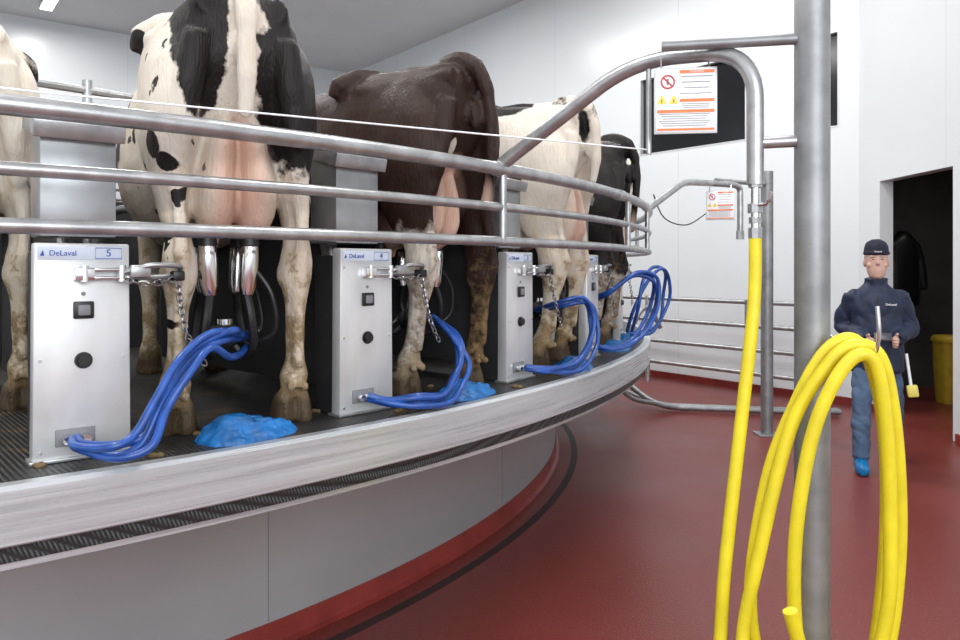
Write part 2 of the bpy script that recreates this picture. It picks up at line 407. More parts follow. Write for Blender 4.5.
for i in range(40):
    t=2.8+9*i
    if not(-10<t<130): continue
    pipe('post',[pol(3.6,t,ZP)-cen,pol(3.6,t,ZP+1.66)-cen],0.028,M_GALV,e,n=10)

# ---------------------------------------------------------------- rump rail (fixed)
e=empty('rump_rail',cen,label='curved galvanised three-bar rump rail around the platform edge',cat='railing')
RR=6.46
TJ=52.7
for z,r in ((1.95,0.027),(1.795,0.018),(1.656,0.020)):
    bm=bmesh.new(); tube(bm,[pol(RR,t,z)-cen for t in range(14,168,2)],r,14); finish(bm,'rail',M_GALV,e)
for t in (TJ,66,73,88,104,120,136,152,16,24):
    pipe('post',[pol(RR+0.005,t,1.955)-cen,pol(RR+0.005,t,1.65)-cen],0.016,M_GALV,e,n=10)
for t in (TJ,36.0,64.5,73):
    pipe('sleeve',[pol(RR,t+d,1.95)-cen for d in (-0.45,0.45)],0.031,M_GALV,e)

# ---------------------------------------------------------------- cows
def cow_mesh(name, sL=0.18, sR=0.18, tail=None, stepL=0.0, stepR=0.0, neckz=0.0, us=1.0, ux=0.0):
    bm=bmesh.new()
    loft(bm,[(-0.175,0,1.27,0.10,0.08,2.2),(-0.14,0,1.26,0.160,0.145,2.3),(-0.06,0,1.215,0.195,0.21,2.6),(0.1,0,1.16,0.235,0.272,2.9),(0.25,0,1.13,0.262,0.31,3.0),(0.38,0,1.105,0.276,0.335,3.0),
             (0.55,0,1.075,0.255,0.355,2.5),(0.85,0,1.02,0.305,0.40,2.2),(1.15,0,1.01,0.32,0.41,2.1),(1.4,0,1.04,0.285,0.38,2.1),(1.62,0,1.07,0.235,0.34,2.1),(1.78,0,1.08,0.18,0.28,2.0),(1.9,0,1.12,0.12,0.2,2.0)],'yz',32)
    for s in (1,-1):
        tube(bm,cat([(0.30,s*0.10,1.40),(0.36,s*0.19,1.395),(0.40,s*0.255,1.362),(0.42,s*0.262,1.31)],4),[0.05]*5+[0.048]*4+[0.040]*3+[0.03],10)
        tube(bm,cat([(-0.165,s*0.10,1.350),(-0.06,s*0.13,1.33),(0.10,s*0.18,1.30),(0.30,s*0.23,1.33)],4),[0.044]*5+[0.038]*4+[0.032]*4,10)
        ellip(bm,(0.10,s*0.180,1.12),(0.18,0.078,0.20))
        ellip(bm,(1.52,s*0.18,1.10),(0.16,0.085,0.28))
        tube(bm,cat([(-0.15,s*0.13,1.25),(-0.145,s*0.155,1.10),(-0.125,s*0.175,0.95),(-0.09,s*0.185,0.82)],4),[0.045]*5+[0.040]*4+[0.032]*3+[0.02],10)
    tube(bm,cat([(-0.12,0,1.425),(0.1,0,1.435),(0.4,0,1.44),(0.9,0,1.415),(1.4,0,1.40),(1.7,0,1.38)],4),0.028,8)
    for s,st,sp in ((1,stepL,sL),(-1,stepR,sR)):
        y=sp*s
        loft(bm,[(0.14,s*0.14,1.34,0.18,0.07),(0.10,s*0.158,1.22,0.22,0.105),(0.06,s*0.175,1.06,0.215,0.102),(0.035+st*0.2,s*0.186,0.92,0.175,0.085),(0.02+st*0.4,s*0.188,0.80,0.125,0.062),(0.0+st*0.5,(s*0.19+y)/2,0.71,0.09,0.046),
                 (-0.035+st*0.6,y*0.98,0.635,0.070,0.041),(-0.055+st*0.8,y*0.96,0.56,0.077,0.052),(-0.06+st*0.85,y*0.95,0.49,0.063,0.049),(-0.045+st*0.9,y*0.97,0.41,0.043,0.035),(-0.03+st,y*0.98,0.30,0.036,0.031),(-0.015+st,y,0.22,0.037,0.033),
                 (0.0+st,y,0.165,0.052,0.050),(0.012+st,y,0.12,0.044,0.045),(0.03+st,y,0.09,0.055,0.058)],'xy',20)
        for c in (-1,1):
            loft(bm,[(0.028+st,y+c*0.030,0.10,0.045,0.026),(0.04+st,y+c*0.034,0.05,0.070,0.033),(0.05+st,y+c*0.036,0.0,0.085,0.036)],'xy',14,2.4)
            ellip(bm,(-0.055+st,y+c*0.025,0.13),(0.018,0.014,0.022))
        tube(bm,cat([(-0.07+st*0.4,s*0.185,0.88),(-0.105+st*0.6,y*0.99,0.72),(-0.135+st*0.8,y*0.96,0.575)],4),[0.05,0.045,0.038,0.03,0.025,0.023,0.022,0.024,0.027],10)
        tube(bm,[(-0.135+st*0.8,y*0.96,0.58),(-0.115+st*0.85,y*0.95,0.50),(-0.085+st*0.9,y*0.97,0.40),(-0.06+st,y,0.2)],[0.028,0.024,0.018,0.018],8)
        for c in (-1,1): ellip(bm,(-0.035+st*0.8,y*0.955+c*0.042,0.515),(0.035,0.016,0.045))
        fx=1.5; fy=0.16*s
        loft(bm,[(fx+0.05,fy*1.1,1.15,0.13,0.07),(fx+0.02,fy*1.1,0.95,0.12,0.08),(fx,fy*1.05,0.78,0.085,0.065),(fx,fy,0.6,0.06,0.052),(fx+0.01,fy,0.44,0.056,0.052),(fx,fy,0.36,0.04,0.04),
                 (fx-0.01,fy,0.2,0.036,0.036),(fx,fy,0.14,0.048,0.046),(fx+0.02,fy,0.085,0.055,0.055),(fx+0.04,fy,0.0,0.08,0.065)],'xy',16)
    for s in (1,-1):
        loft(bm,[(0.03+ux,s*0.030*us,1.08,0.07,0.03*us),(0.0+ux,s*0.046*us,1.00,0.11,0.045*us),(-0.01+ux,s*0.060*us,0.90,0.135,0.060*us),(-0.005+ux,s*0.070*us,0.80,0.15,0.072*us),(0.0+ux,s*0.070*us,0.72,0.145,0.070*us),(0.01+ux,s*0.068*us,0.665,0.11,0.055*us),(0.015+ux,s*0.066*us,0.635,0.05,0.03)],'xy',18)
        ellip(bm,(0.24,s*0.075*us,0.78),(0.17,0.085*us,0.15))
        for tx in (0.02+ux,0.27): loft(bm,[(tx,s*0.068*us,0.68,0.026,0.026),(tx,s*0.068*us,0.63,0.019,0.019),(tx,s*0.068*us,0.595,0.013,0.013)],'xy',8)
        tube(bm,cat([(-0.10+ux,s*0.05*us,0.96),(-0.135+ux,s*0.075*us,0.88),(-0.145+ux,s*0.055*us,0.80),(-0.14+ux,s*0.085*us,0.74)],3),0.012,6)
    tail=tail or [(-0.02,0,1.425),(-0.13,0,1.43),(-0.205,0,1.37),(-0.235,0,1.24),(-0.232,0,1.09),(-0.215,0,0.99)]
    tube(bm,cat(tail,4),([0.05]*4+[0.046]*4+[0.037]*4+[0.030]*4+[0.027]*4+[0.026]*4+[0.030]*4+[0.018])[:4*(len(tail)-1)]+[0.015],10)
    ellip(bm,(-0.195,0,1.20),(0.026,0.032,0.07))
    tube(bm,cat([(1.6,0,1.12),(1.85,0,1.18+neckz*0.4),(2.08,0,1.24+neckz*0.8),(2.2,0,1.27+neckz)],4),[0.28,0.27,0.26,0.25,0.235,0.22,0.2,0.19,0.175,0.165,0.155,0.145,0.13],16)
    tube(bm,cat([(2.16,0,1.30+neckz),(2.28,0,1.22+neckz),(2.42,0,1.08+neckz),(2.52,0,0.96+neckz),(2.56,0,0.90+neckz)],3),[0.11,0.125,0.125,0.12,0.115,0.105,0.095,0.088,0.085,0.088,0.09,0.08,0.05],14)
    for s in (1,-1): ellip(bm,(2.16,s*0.2,1.30+neckz),(0.05,0.11,0.03),(D(18)*s,0,0))
    me=remesh(bm,name,0.0100,4,0.5)
    displace(me,lambda q:(noise.noise(q*5.0)*0.008+noise.noise(q*14.0)*0.0035)*(0.4 if q.z<0.7 else 1))
    return me
def cow_mat(name, base, dark, blobs, udder=True, rim=0.35, scale=5.0, legdirt=0.6, dshift=0.0, spots=0.0, gloss=0.5):
    m,nt,b=new_mat(name); N=nt.nodes; Lk=nt.links
    tc=N.new('ShaderNodeTexCoord')
    def dist(c,r):
        s=N.new('ShaderNodeVectorMath'); s.operation='SUBTRACT'; Lk.new(tc.outputs['Object'],s.inputs[0]); s.inputs[1].default_value=c
        d=N.new('ShaderNodeVectorMath'); d.operation='DIVIDE'; Lk.new(s.outputs[0],d.inputs[0]); d.inputs[1].default_value=r
        l=N.new('ShaderNodeVectorMath'); l.operation='LENGTH'; Lk.new(d.outputs[0],l.inputs[0]); return l.outputs['Value']
    cur=None
    for c,r in blobs:
        v=dist(c,r)
        if cur is None: cur=v
        else:
            mn=N.new('ShaderNodeMath'); mn.operation='MINIMUM'; Lk.new(cur,mn.inputs[0]); Lk.new(v,mn.inputs[1]); cur=mn.outputs[0]
    n=N.new('ShaderNodeTexNoise'); n.inputs['Scale'].default_value=scale; n.inputs['Detail'].default_value=6; n.inputs['Roughness'].default_value=0.6; Lk.new(tc.outputs['Object'],n.inputs['Vector'])
    ml=N.new('ShaderNodeMath'); ml.operation='MULTIPLY_ADD'; Lk.new(n.outputs['Fac'],ml.inputs[0]); ml.inputs[1].default_value=rim*3; ml.inputs[2].default_value=-rim*1.5
    ad=N.new('ShaderNodeMath'); ad.operation='ADD'; Lk.new(cur,ad.inputs[0]); Lk.new(ml.outputs[0],ad.inputs[1])
    mr=N.new('ShaderNodeMapRange'); mr.inputs['From Min'].default_value=0.96; mr.inputs['From Max'].default_value=1.04; mr.inputs['To Min'].default_value=1; mr.inputs['To Max'].default_value=0
    Lk.new(ad.outputs[0],mr.inputs['Value'])
    def mix(f,a,bb):
        x=N.new('ShaderNodeMix'); x.data_type='RGBA'
        if isinstance(f,(int,float)): x.inputs[0].default_value=f
        else: Lk.new(f,x.inputs[0])
        for sock,val in ((6,a),(7,bb)):
            if isinstance(val,tuple): x.inputs[sock].default_value=(*val,1)
            else: Lk.new(val,x.inputs[sock])
        return x.outputs[2]
    n2=N.new('ShaderNodeTexNoise'); n2.inputs['Scale'].default_value=3; n2.inputs['Detail'].default_value=5; Lk.new(tc.outputs['Object'],n2.inputs['Vector'])
    mpH=N.new('ShaderNodeMapping'); mpH.inputs['Scale'].default_value=(70,70,9); Lk.new(tc.outputs['Object'],mpH.inputs['Vector'])
    nH=N.new('ShaderNodeTexNoise'); nH.inputs['Scale'].default_value=2; nH.inputs['Detail'].default_value=4; Lk.new(mpH.outputs[0],nH.inputs['Vector'])
    b1=mix(n2.outputs['Fac'],tuple(x*0.66 for x in base),tuple(min(1,x*1.15) for x in base))
    b2=mix(nH.outputs['Fac'],tuple(x*0.74 for x in base),b1)
    d1=mix(n2.outputs['Fac'],tuple(x*0.6 for x in dark),tuple(x*1.6 for x in dark))
    d2=mix(nH.outputs['Fac'],tuple(x*0.4 for x in dark),d1)
    sp=N.new('ShaderNodeSeparateXYZ'); Lk.new(tc.outputs['Object'],sp.inputs[0])
    n3=N.new('ShaderNodeTexNoise'); n3.inputs['Scale'].default_value=13; n3.inputs['Detail'].default_value=9; n3.inputs['Roughness'].default_value=0.75; Lk.new(tc.outputs['Object'],n3.inputs['Vector'])
    lz=N.new('ShaderNodeMapRange'); lz.inputs['From Min'].default_value=0.06; lz.inputs['From Max'].default_value=0.95; lz.inputs['To Min'].default_value=0.25-dshift; lz.inputs['To Max'].default_value=-0.10-dshift; Lk.new(sp.outputs['Z'],lz.inputs['Value'])
    s1=N.new('ShaderNodeMath'); s1.operation='ADD'; Lk.new(n3.outputs['Fac'],s1.inputs[0]); Lk.new(lz.outputs[0],s1.inputs[1])
    m0=N.new('ShaderNodeMapRange'); m0.inputs['From Min'].default_value=0.42; m0.inputs['From Max'].default_value=0.66; m0.inputs['To Max'].default_value=0.65; Lk.new(s1.outputs[0],m0.inputs['Value'])
    # straw-yellow staining only on pale hair, before the dark patches go on
    if base[0]>0.5: b2=mix(m0.outputs[0],b2,(0.58,0.42,0.20))
    msk=mr.outputs[0]
    if spots>0:
        vn=N.new('ShaderNodeTexNoise'); vn.inputs['Scale'].default_value=11; vn.inputs['Detail'].default_value=3; Lk.new(tc.outputs['Object'],vn.inputs['Vector'])
        vr=N.new('ShaderNodeMapRange'); vr.inputs['From Min'].default_value=0.70-spots; vr.inputs['From Max'].default_value=0.715-spots; Lk.new(vn.outputs['Fac'],vr.inputs['Value'])
        rg=dist((0.12,0.30,0.88),(0.75,0.22,0.50)); rm=N.new('ShaderNodeMath'); rm.operation='LESS_THAN'; rm.inputs[1].default_value=1.0; Lk.new(rg,rm.inputs[0])
        mm=N.new('ShaderNodeMath'); mm.operation='MULTIPLY'; Lk.new(vr.outputs[0],mm.inputs[0]); Lk.new(rm.outputs[0],mm.inputs[1])
        mx2=N.new('ShaderNodeMath'); mx2.operation='MAXIMUM'; Lk.new(mm.outputs[0],mx2.inputs[0]); Lk.new(msk,mx2.inputs[1]); msk=mx2.outputs[0]
    col=mix(msk,b2,d2)
    if udder:
        u=dist((0.10,0,0.78),(0.40,0.125,0.29)); um=N.new('ShaderNodeMapRange'); um.inputs['From Min'].default_value=0.78; um.inputs['From Max'].default_value=1.08; um.inputs['To Min'].default_value=1; um.inputs['To Max'].default_value=0
        Lk.new(u,um.inputs['Value'])
        uc=mix(n.outputs['Fac'],(0.55,0.31,0.23),(0.80,0.60,0.48))
        col=mix(um.outputs[0],col,uc)
    m1=N.new('ShaderNodeMapRange'); m1.inputs['From Min'].default_value=0.57; m1.inputs['From Max'].default_value=0.70; m1.inputs['To Max'].default_value=min(1,legdirt+0.3); Lk.new(s1.outputs[0],m1.inputs['Value'])
    zc=N.new('ShaderNodeMapRange'); zc.inputs['From Min'].default_value=0.75; zc.inputs['From Max'].default_value=1.05; zc.inputs['To Min'].default_value=1.0; zc.inputs['To Max'].default_value=0.0; Lk.new(sp.outputs['Z'],zc.inputs['Value'])
    mz=N.new('ShaderNodeMath'); mz.operation='MULTIPLY'; Lk.new(m1.outputs[0],mz.inputs[0]); Lk.new(zc.outputs[0],mz.inputs[1])
    dirt=mix(n2.outputs['Fac'],(0.10,0.06,0.025),(0.38,0.25,0.11))
    col=mix(mz.outputs[0],col,dirt)
    hz=N.new('ShaderNodeMapRange'); hz.inputs['From Min'].default_value=0.13; hz.inputs['From Max'].default_value=0.07; Lk.new(sp.outputs['Z'],hz.inputs['Value'])
    col=mix(hz.outputs[0],col,(0.075,0.048,0.025))
    Lk.new(col,b.inputs['Base Color']); b.inputs['Roughness'].default_value=gloss
    b.inputs['Specular IOR Level'].default_value=0.28
    bp=N.new('ShaderNodeBump'); bp.inputs['Strength'].default_value=0.8; bp.inputs['Distance'].default_value=0.006; Lk.new(nH.outputs['Fac'],bp.inputs['Height'])
    bp2=N.new('ShaderNodeBump'); bp2.inputs['Strength'].default_value=0.6; bp2.inputs['Distance'].default_value=0.012; Lk.new(mz.outputs[0],bp2.inputs['Height']); Lk.new(bp.outputs['Normal'],bp2.inputs['Normal'])
    Lk.new(bp2.outputs['Normal'],b.inputs['Normal'])
    return m
cmA=cow_mesh('cow_body_a',0.18,0.205,None,0.0,0.03,us=0.92)
cmB=cow_mesh('cow_body_b',0.165,0.18,[(-0.02,0,1.425),(-0.12,0.0,1.435),(-0.205,-0.010,1.38),(-0.240,-0.030,1.27),(-0.245,-0.045,1.14),(-0.235,-0.055,1.02),(-0.22,-0.06,0.90),(-0.20,-0.06,0.80)],0.04,-0.02,us=0.72,ux=0.10)
WH=(0.82,0.74,0.64); BK=(0.014,0.010,0.010)
def cow(me,t,R,rot,m,label,sc=1.0):
    me=me.copy(); me.materials.clear(); me.materials.append(m)
    o=mk(me,'cow',m,None,angle=None,loc=pol(R,t,ZP-0.003),rot=(0,0,D(t+90+rot))); o.scale=(sc,sc,sc)
    tag(o,label,'cow','cows standing on the rotary platform'); return o
mat1=cow_mat('hide_white_black_rump',WH,BK,[((-0.13,0.125,1.33),(0.20,0.085,0.34)),((-0.05,-0.19,1.27),(0.38,0.155,0.45)),
    ((-0.06,0.235,0.92),(0.05,0.05,0.045)),((-0.10,0.21,0.86),(0.035,0.05,0.03)),((0.36,0.28,1.33),(0.06,0.06,0.05)),
    ((0.62,0.30,1.20),(0.07,0.08,0.08)),((0.0,-0.21,0.55),(0.05,0.06,0.035)),((-0.05,0.20,0.64),(0.05,0.06,0.03)),((-0.04,0.18,0.36),(0.05,0.03,0.025)),((1.05,0.3,1.2),(0.22,0.2,0.25)),((1.6,0,1.2),(0.3,0.4,0.5))],scale=9,rim=0.30,dshift=0.03,spots=0.065,legdirt=0.5)
BR=(0.030,0.012,0.008)
mat2=cow_mat('hide_dark_brown',BR,WH,[((-0.02,0.17,0.20),(0.3,0.14,0.56)),((-0.14,0.055,1.02),(0.12,0.025,0.08))],scale=5,rim=0.2,legdirt=0.5,gloss=0.5)
mat3=cow_mat('hide_white_black_hips',WH,BK,[((-0.08,-0.12,1.33),(0.20,0.20,0.20)),((0.30,0.10,1.42),(0.20,0.22,0.08)),((0.95,0.25,1.1),(0.20,0.2,0.25)),((0.45,0.28,1.22),(0.10,0.10,0.10)),((0.12,0.24,0.98),(0.05,0.06,0.07)),((-0.16,0.10,1.10),(0.06,0.03,0.10)),((1.6,0,1.1),(0.3,0.4,0.5))],scale=7,rim=0.28,dshift=0.03)
mat4=cow_mat('hide_black',BK,WH,[((0,0.17,0.08),(0.3,0.16,0.50)),((0,-0.17,0.08),(0.3,0.16,0.50))],scale=4,rim=0.2,gloss=0.5)
mat0=cow_mat('hide_cream',(0.80,0.73,0.63),BK,[((0.45,-0.2,1.35),(0.12,0.12,0.12)),((1.2,-0.3,1.0),(0.2,0.2,0.3))],scale=5,rim=0.25,dshift=0.04)
cow(cmA,43.3,6.18,-16,mat1,'white cow with black rump patches standing rear outward')
cow(cmB,52.3,6.18,-3,mat2,'very dark brown cow with one pale dirty hind leg',0.965)
cow(cmA,62.0,6.18,0,mat3,'white cow with black rump patch standing rear outward',0.98)
cow(cmB,71.1,6.18,0,mat4,'black cow with dirty white legs beside a steel cabinet',0.95)
cow(cmA,79.6,6.15,0,mat3,'white and black cow at the far turn of the platform',0.93)
cow(cmA,36.5,5.35,0,mat0,'cream white cow standing deeper in its stall',1.0)

# ---------------------------------------------------------------- stall cabinets
def build_cabinet(num, t):
    e=empty('milking_cabinet',pol(6.27,t,ZP),(0,0,D(t)),'pale steel milking point cabinet numbered %s with chrome arm'%num,'cabinet','milking cabinets between the cows')
    bm=bmesh.new(); 
    add_box(bm,(0,0.02,0.30),(0.244,0.05,0.60),0.006)
    for v in bm.verts: v.co.x*= (1.0+0.06*(0.3-v.co.z))
    finish(bm,'cover',M_STEEL,e)
    box('housing',(0.0,0.10,0.29),(0.222,0.13,0.57),M_DARKM,e)
    box('foot_plate',(0,0.02,0.006),(0.265,0.07,0.010),M_GALV,e,0.002)
    box('hood',(0,0.13,0.775),(0.195,0.16,0.31),M_HOOD,e)
    bm=bmesh.new(); add_box(bm,(0,0.12,0.94),(0.235,0.20,0.05),0.004,(D(14),0,0))
    finish(bm,'hood_lid',M_GALV,e)
    box('divider_panel',(0,0.95,0.42),(0.012,1.4,0.70),M_DIV,e,0.004)
    box('label_plate',(-0.005,-0.0065,0.573),(0.212,0.003,0.036),M_LABEL,e,0.001)
    bm=bmesh.new()
    tube(bm,[(0.030,-0.009,0.558),(0.098,-0.009,0.558),(0.098,-0.009,0.588),(0.030,-0.009,0.588)],0.0010,6,closed=True)
    finish(bm,'number_frame',M_BLUEI,e,smooth=False)
    bm=bmesh.new(); a=[bm.verts.new(p) for p in [(-0.107,-0.0095,0.565),(-0.096,-0.0095,0.565),(-0.099,-0.0095,0.581)]]; bm.faces.new(a); finish(bm,'emblem',M_BLUEI,e,smooth=False)
    text('maker_lettering','DeLaval',0.021,M_BLUEI,e,(-0.051,-0.0088,0.572))
    text('number',num,0.029,M_BLUEI,e,(0.064,-0.0088,0.573))
    box('button_bezel',(0.0,-0.010,0.415),(0.052,0.012,0.048),M_BLACK,e,0.004)
    box('button',(0.0,-0.018,0.415),(0.032,0.006,0.030),M_GREYI,e,0.004)
    bm=bmesh.new(); tube(bm,[(0,-0.004,0.275),(0,-0.010,0.275),(0,-0.0101,0.275),(0,-0.022,0.275)],[0.023,0.023,0.017,0.016],20); finish(bm,'knob',M_BLACK,e)
    bm=bmesh.new(); disc(bm,(0.0,-0.004,0.46),(0,-1,0),0.006,0.003,10); finish(bm,'indicator_light',M_GREYI,e)
    for x,z in [(-0.106,0.03),(0.106,0.03),(-0.106,0.53),(0.106,0.53),(-0.106,0.28),(0.106,0.28)]:
        bm=bmesh.new(); disc(bm,(x,-0.003,z),(0,-1,0),0.005,0.004,8); finish(bm,'screw',M_CHROME,e)
    box('outlet_recess',(-0.02,-0.006,0.065),(0.10,0.006,0.048),M_GREYI,e,0.003)
    for x in (-0.045,-0.02,0.005):
        bm=bmesh.new(); tube(bm,[(x,0,0.065),(x,-0.04,0.062)],0.011,12); finish(bm,'outlet',M_CHROME,e)
    bm=bmesh.new()
    add_box(bm,(0.0,-0.018,0.515),(0.05,0.03,0.035),0.004)
    add_box(bm,(0.04,-0.022,0.527),(0.12,0.02,0.009),0.003)
    add_box(bm,(0.04,-0.022,0.504),(0.12,0.02,0.009),0.003)
    finish(bm,'arm_bracket',M_CHROME,e)
    for x in (0.0,0.095):
        bm=bmesh.new(); disc(bm,(x,-0.024,0.493),(0,0,1),0.011,0.046,14); finish(bm,'pivot_pin',M_CHROME,e)
    bm=bmesh.new()
    tube(bm,cat([(0.10,-0.024,0.518),(0.16,-0.05,0.538),(0.20,-0.055,0.54),(0.235,-0.045,0.538),(0.255,-0.03,0.534),(0.255,-0.01,0.52),(0.23,0.0,0.507),(0.16,-0.02,0.505),(0.10,-0.024,0.508)],5),0.008,10)
    add_box(bm,(0.14,-0.04,0.522),(0.055,0.025,0.036),0.006)
    finish(bm,'swing_arm',M_GALV,e)
    box('arm_cap',(0.248,-0.025,0.508),(0.035,0.04,0.03),M_BLACK,e,0.006)
    bm=bmesh.new(); chain(bm,[(0.248,-0.03,0.495),(0.252,-0.04,0.43),(0.262,-0.055,0.35),(0.285,-0.06,0.29),(0.32,-0.055,0.24)]); finish(bm,'hanging_chain',M_CHAIN,e)
    bm=bmesh.new(); chain(bm,[(0.10,-0.035,0.50),(0.14,-0.055,0.487),(0.19,-0.055,0.489),(0.235,-0.04,0.498)]); finish(bm,'short_chain',M_CHAIN,e)
    for z in (0.80,1.0):
        pipe('divider_tube',fillet([(0,0.15,0.3),(0,0.30,z),(0,0.9,z+0.05),(0,2.3,z+0.05),(0,2.6,0.5)],0.15),0.024,M_GALV,e,n=10)
    return e
for num,t in (('5',38.95),('4',47.65),('3',56.6),('2',65.4),('1',74.6)):
    build_cabinet(num,t)

# ---------------------------------------------------------------- clusters and hoses
def cluster(t,rot=0,R=6.12,k=1.0):
    e=empty('milking_cluster',pol(R,t,ZP+0.02),(0,0,D(t+rot)),'chrome and black milking cluster hanging under an udder','milking cluster','milking clusters under the cows')
    for x in (-0.06,0.06):
        for y in (-0.10,0.12):
            bm=bmesh.new(); tube(bm,[(x*1.1,y,0.590),(x*1.1,y,0.580),(x*1.08,y*0.97,0.54),(x*1.0,y*0.93,0.45),(x*0.95,y*0.9,0.425),(x*0.95,y*0.9,0.42)],[0.022*k,0.028*k,0.031*k,0.029*k,0.022*k,0.012*k],18); finish(bm,'teat_cup',M_CHROME,e)
            bm=bmesh.new(); tube(bm,[(x*1.1,y,0.583),(x*1.1,y,0.622)],[0.032*k,0.024*k],14); finish(bm,'liner',M_BLACK,e)
            bm=bmesh.new(); tube(bm,cat([(x*0.95,y*0.9,0.43),(x*1.15,y*1.1,0.35),(x*1.3,y*0.9,0.26),(x*0.9,y*0.45,0.225),(x*0.3,y*0.25,0.27)],5),0.015,8); finish(bm,'short_tube',M_BLACK,e)
            bm=bmesh.new(); tube(bm,cat([(x*1.45,y*1.0,0.50),(x*2.2,y*1.2,0.42),(x*2.4,y*1.0,0.30),(x*1.2,y*0.5,0.26),(x*0.3,y*0.2,0.32)],5),0.008,8); finish(bm,'pulse_tube',M_BLACK,e)
    bm=bmesh.new(); ellip(bm,(0,0,0.28),(0.060,0.065,0.048)); finish(bm,'claw',M_DARKM,e)
    bm=bmesh.new(); disc(bm,(0,0,0.31),(0,0,1),0.032,0.03); finish(bm,'claw_cap',M_CHROME,e)
for t,rt,R_,k_ in ((43.25,-16,6.12,1.0),(52.3,0,6.0,0.8),(62.0,0,6.08,0.9),(71.1,0,6.05,0.9)): cluster(t,rt,R_,k_)
def hoses(t,pts,n=3,label='bundle of blue milk hoses looping from cabinet to cow',amp=0.012,seed=1,ends=None,r=0.0108):
    rnd=random.Random(seed)
    e=empty('milk_hose_bundle',pol(6.27,t,ZP),(0,0,D(t)),label,'hose','blue milk hose bundles')
    offs=[(0,0,0),(0.022,0.010,0.026),(-0.018,-0.020,0.028),(0.016,-0.030,-0.002),(0.004,0.02,0.055)]
    for i in range(n):
        o=Vector(offs[i]); P=pts if not(ends and i>=n-1) else pts[:-3]+ends
        q=[Vector(p)+o*(0.9 if 1<k<len(P)-2 else 0.35)+Vector((rnd.uniform(-amp,amp),rnd.uniform(-amp,amp),rnd.uniform(0,amp)))*(1 if k>0 else 0.2) for k,p in enumerate(P)]
        for v in q: v.z=max(v.z,0.014 if v.y>-0.19 else -1)
        bm=bmesh.new(); tube(bm,cat(q,8),r,12); finish(bm,'hose',M_BLUEH,e)
hoses(38.95,[(-0.03,-0.045,0.06),(-0.03,-0.11,0.05),(0.03,-0.19,0.035),(0.10,-0.20,0.06),(0.16,-0.17,0.15),(0.22,-0.14,0.24),(0.30,-0.11,0.295),(0.38,-0.07,0.31),(0.46,0.04,0.30),(0.53,0.16,0.29)],4,seed=2,amp=0.008,r=0.0115,ends=[(0.37,-0.06,0.26),(0.45,0.03,0.25),(0.53,0.16,0.27)])
hoses(47.65,[(-0.03,-0.045,0.06),(0.02,-0.10,0.04),(0.10,-0.15,0.03),(0.22,-0.16,0.03),(0.32,-0.13,0.07),(0.39,-0.10,0.15),(0.44,-0.03,0.22),(0.49,0.08,0.27),(0.52,0.22,0.30)],4,seed=3,amp=0.009,r=0.0115,ends=[(0.38,-0.03,0.25),(0.42,0.08,0.31),(0.52,0.22,0.31)])
hoses(56.6,[(-0.03,-0.045,0.06),(0.04,-0.11,0.04),(0.14,-0.15,0.03),(0.28,-0.17,0.05),(0.40,-0.17,0.14),(0.46,-0.15,0.25),(0.42,-0.12,0.35),(0.34,-0.03,0.33),(0.47,0.18,0.29)],4,seed=4,amp=0.012)
hoses(65.4,[(-0.03,-0.045,0.06),(0.06,-0.12,0.04),(0.2,-0.17,0.04),(0.34,-0.22,0.10),(0.46,-0.26,0.26),(0.42,-0.26,0.42),(0.28,-0.20,0.46),(0.22,-0.05,0.36),(0.47,0.18,0.29)],3,seed=5,amp=0.02,r=0.012)
hoses(74.6,[(-0.03,-0.05,0.06),(0.02,-0.16,0.04),(0.06,-0.26,0.10),(0.10,-0.32,0.28),(0.04,-0.32,0.45),(-0.10,-0.26,0.50),(-0.22,-0.18,0.40),(-0.26,-0.12,0.22),(-0.12,-0.07,0.06)],2,'blue milk hoses coiled upright past the platform edge',amp=0.025,seed=6,r=0.012)
def pad(t,R,rot,s,seed):
    bm=bmesh.new()
    loft(bm,[(0,0,-0.01,0.165,0.11),(0,0,0.008,0.160,0.105),(-0.01,0,0.018,0.14,0.09),(-0.04,0.0,0.034,0.085,0.065),(-0.055,0.0,0.055,0.055,0.050),(-0.055,0.0,0.066,0.03,0.03)],'xy',28,2.8)
    tube(bm,cat([(-0.10,-0.06,0.02),(-0.02,-0.055,0.035),(0.05,-0.05,0.030),(0.14,-0.035,0.014)],5),0.014,10)
    tube(bm,cat([(-0.12,0.05,0.02),(-0.02,0.04,0.04),(0.05,0.03,0.032),(0.14,0.04,0.014)],5),0.014,10)
    tube(bm,cat([(-0.02,0.0,0.04),(0.06,-0.01,0.032),(0.15,0.0,0.014)],5),0.012,10)
    me=remesh(bm,'cover_shell',0.0045,1)
    displace(me,lambda q:0.007*noise.noise(q*18+Vector((seed,0,0)))-0.006*abs(noise.noise(q*35+Vector((seed,3,0)))))
    for v in me.vertices: v.co.z=max(v.co.z,0.0)
    o=mk(me,'plastic_cover',M_BLUEP,None,angle=None,loc=pol(R,t,ZP),rot=(0,0,D(t+rot))); o.scale=(s,s,s*1.15)
    tag(o,'creased bright blue plastic cover lying on the platform deck','plastic cover','blue plastic covers on the deck')
pad(43.2,6.30,10,1.0,1); pad(52.4,6.30,10,0.95,2); pad(61.2,6.32,20,0.95,3); pad(69.8,6.3,0,0.9,4); pad(75,6.3,0,0.9,5)
MD=mat('dung_brown',(0.20,0.14,0.06),0.8,0,0.5,40)
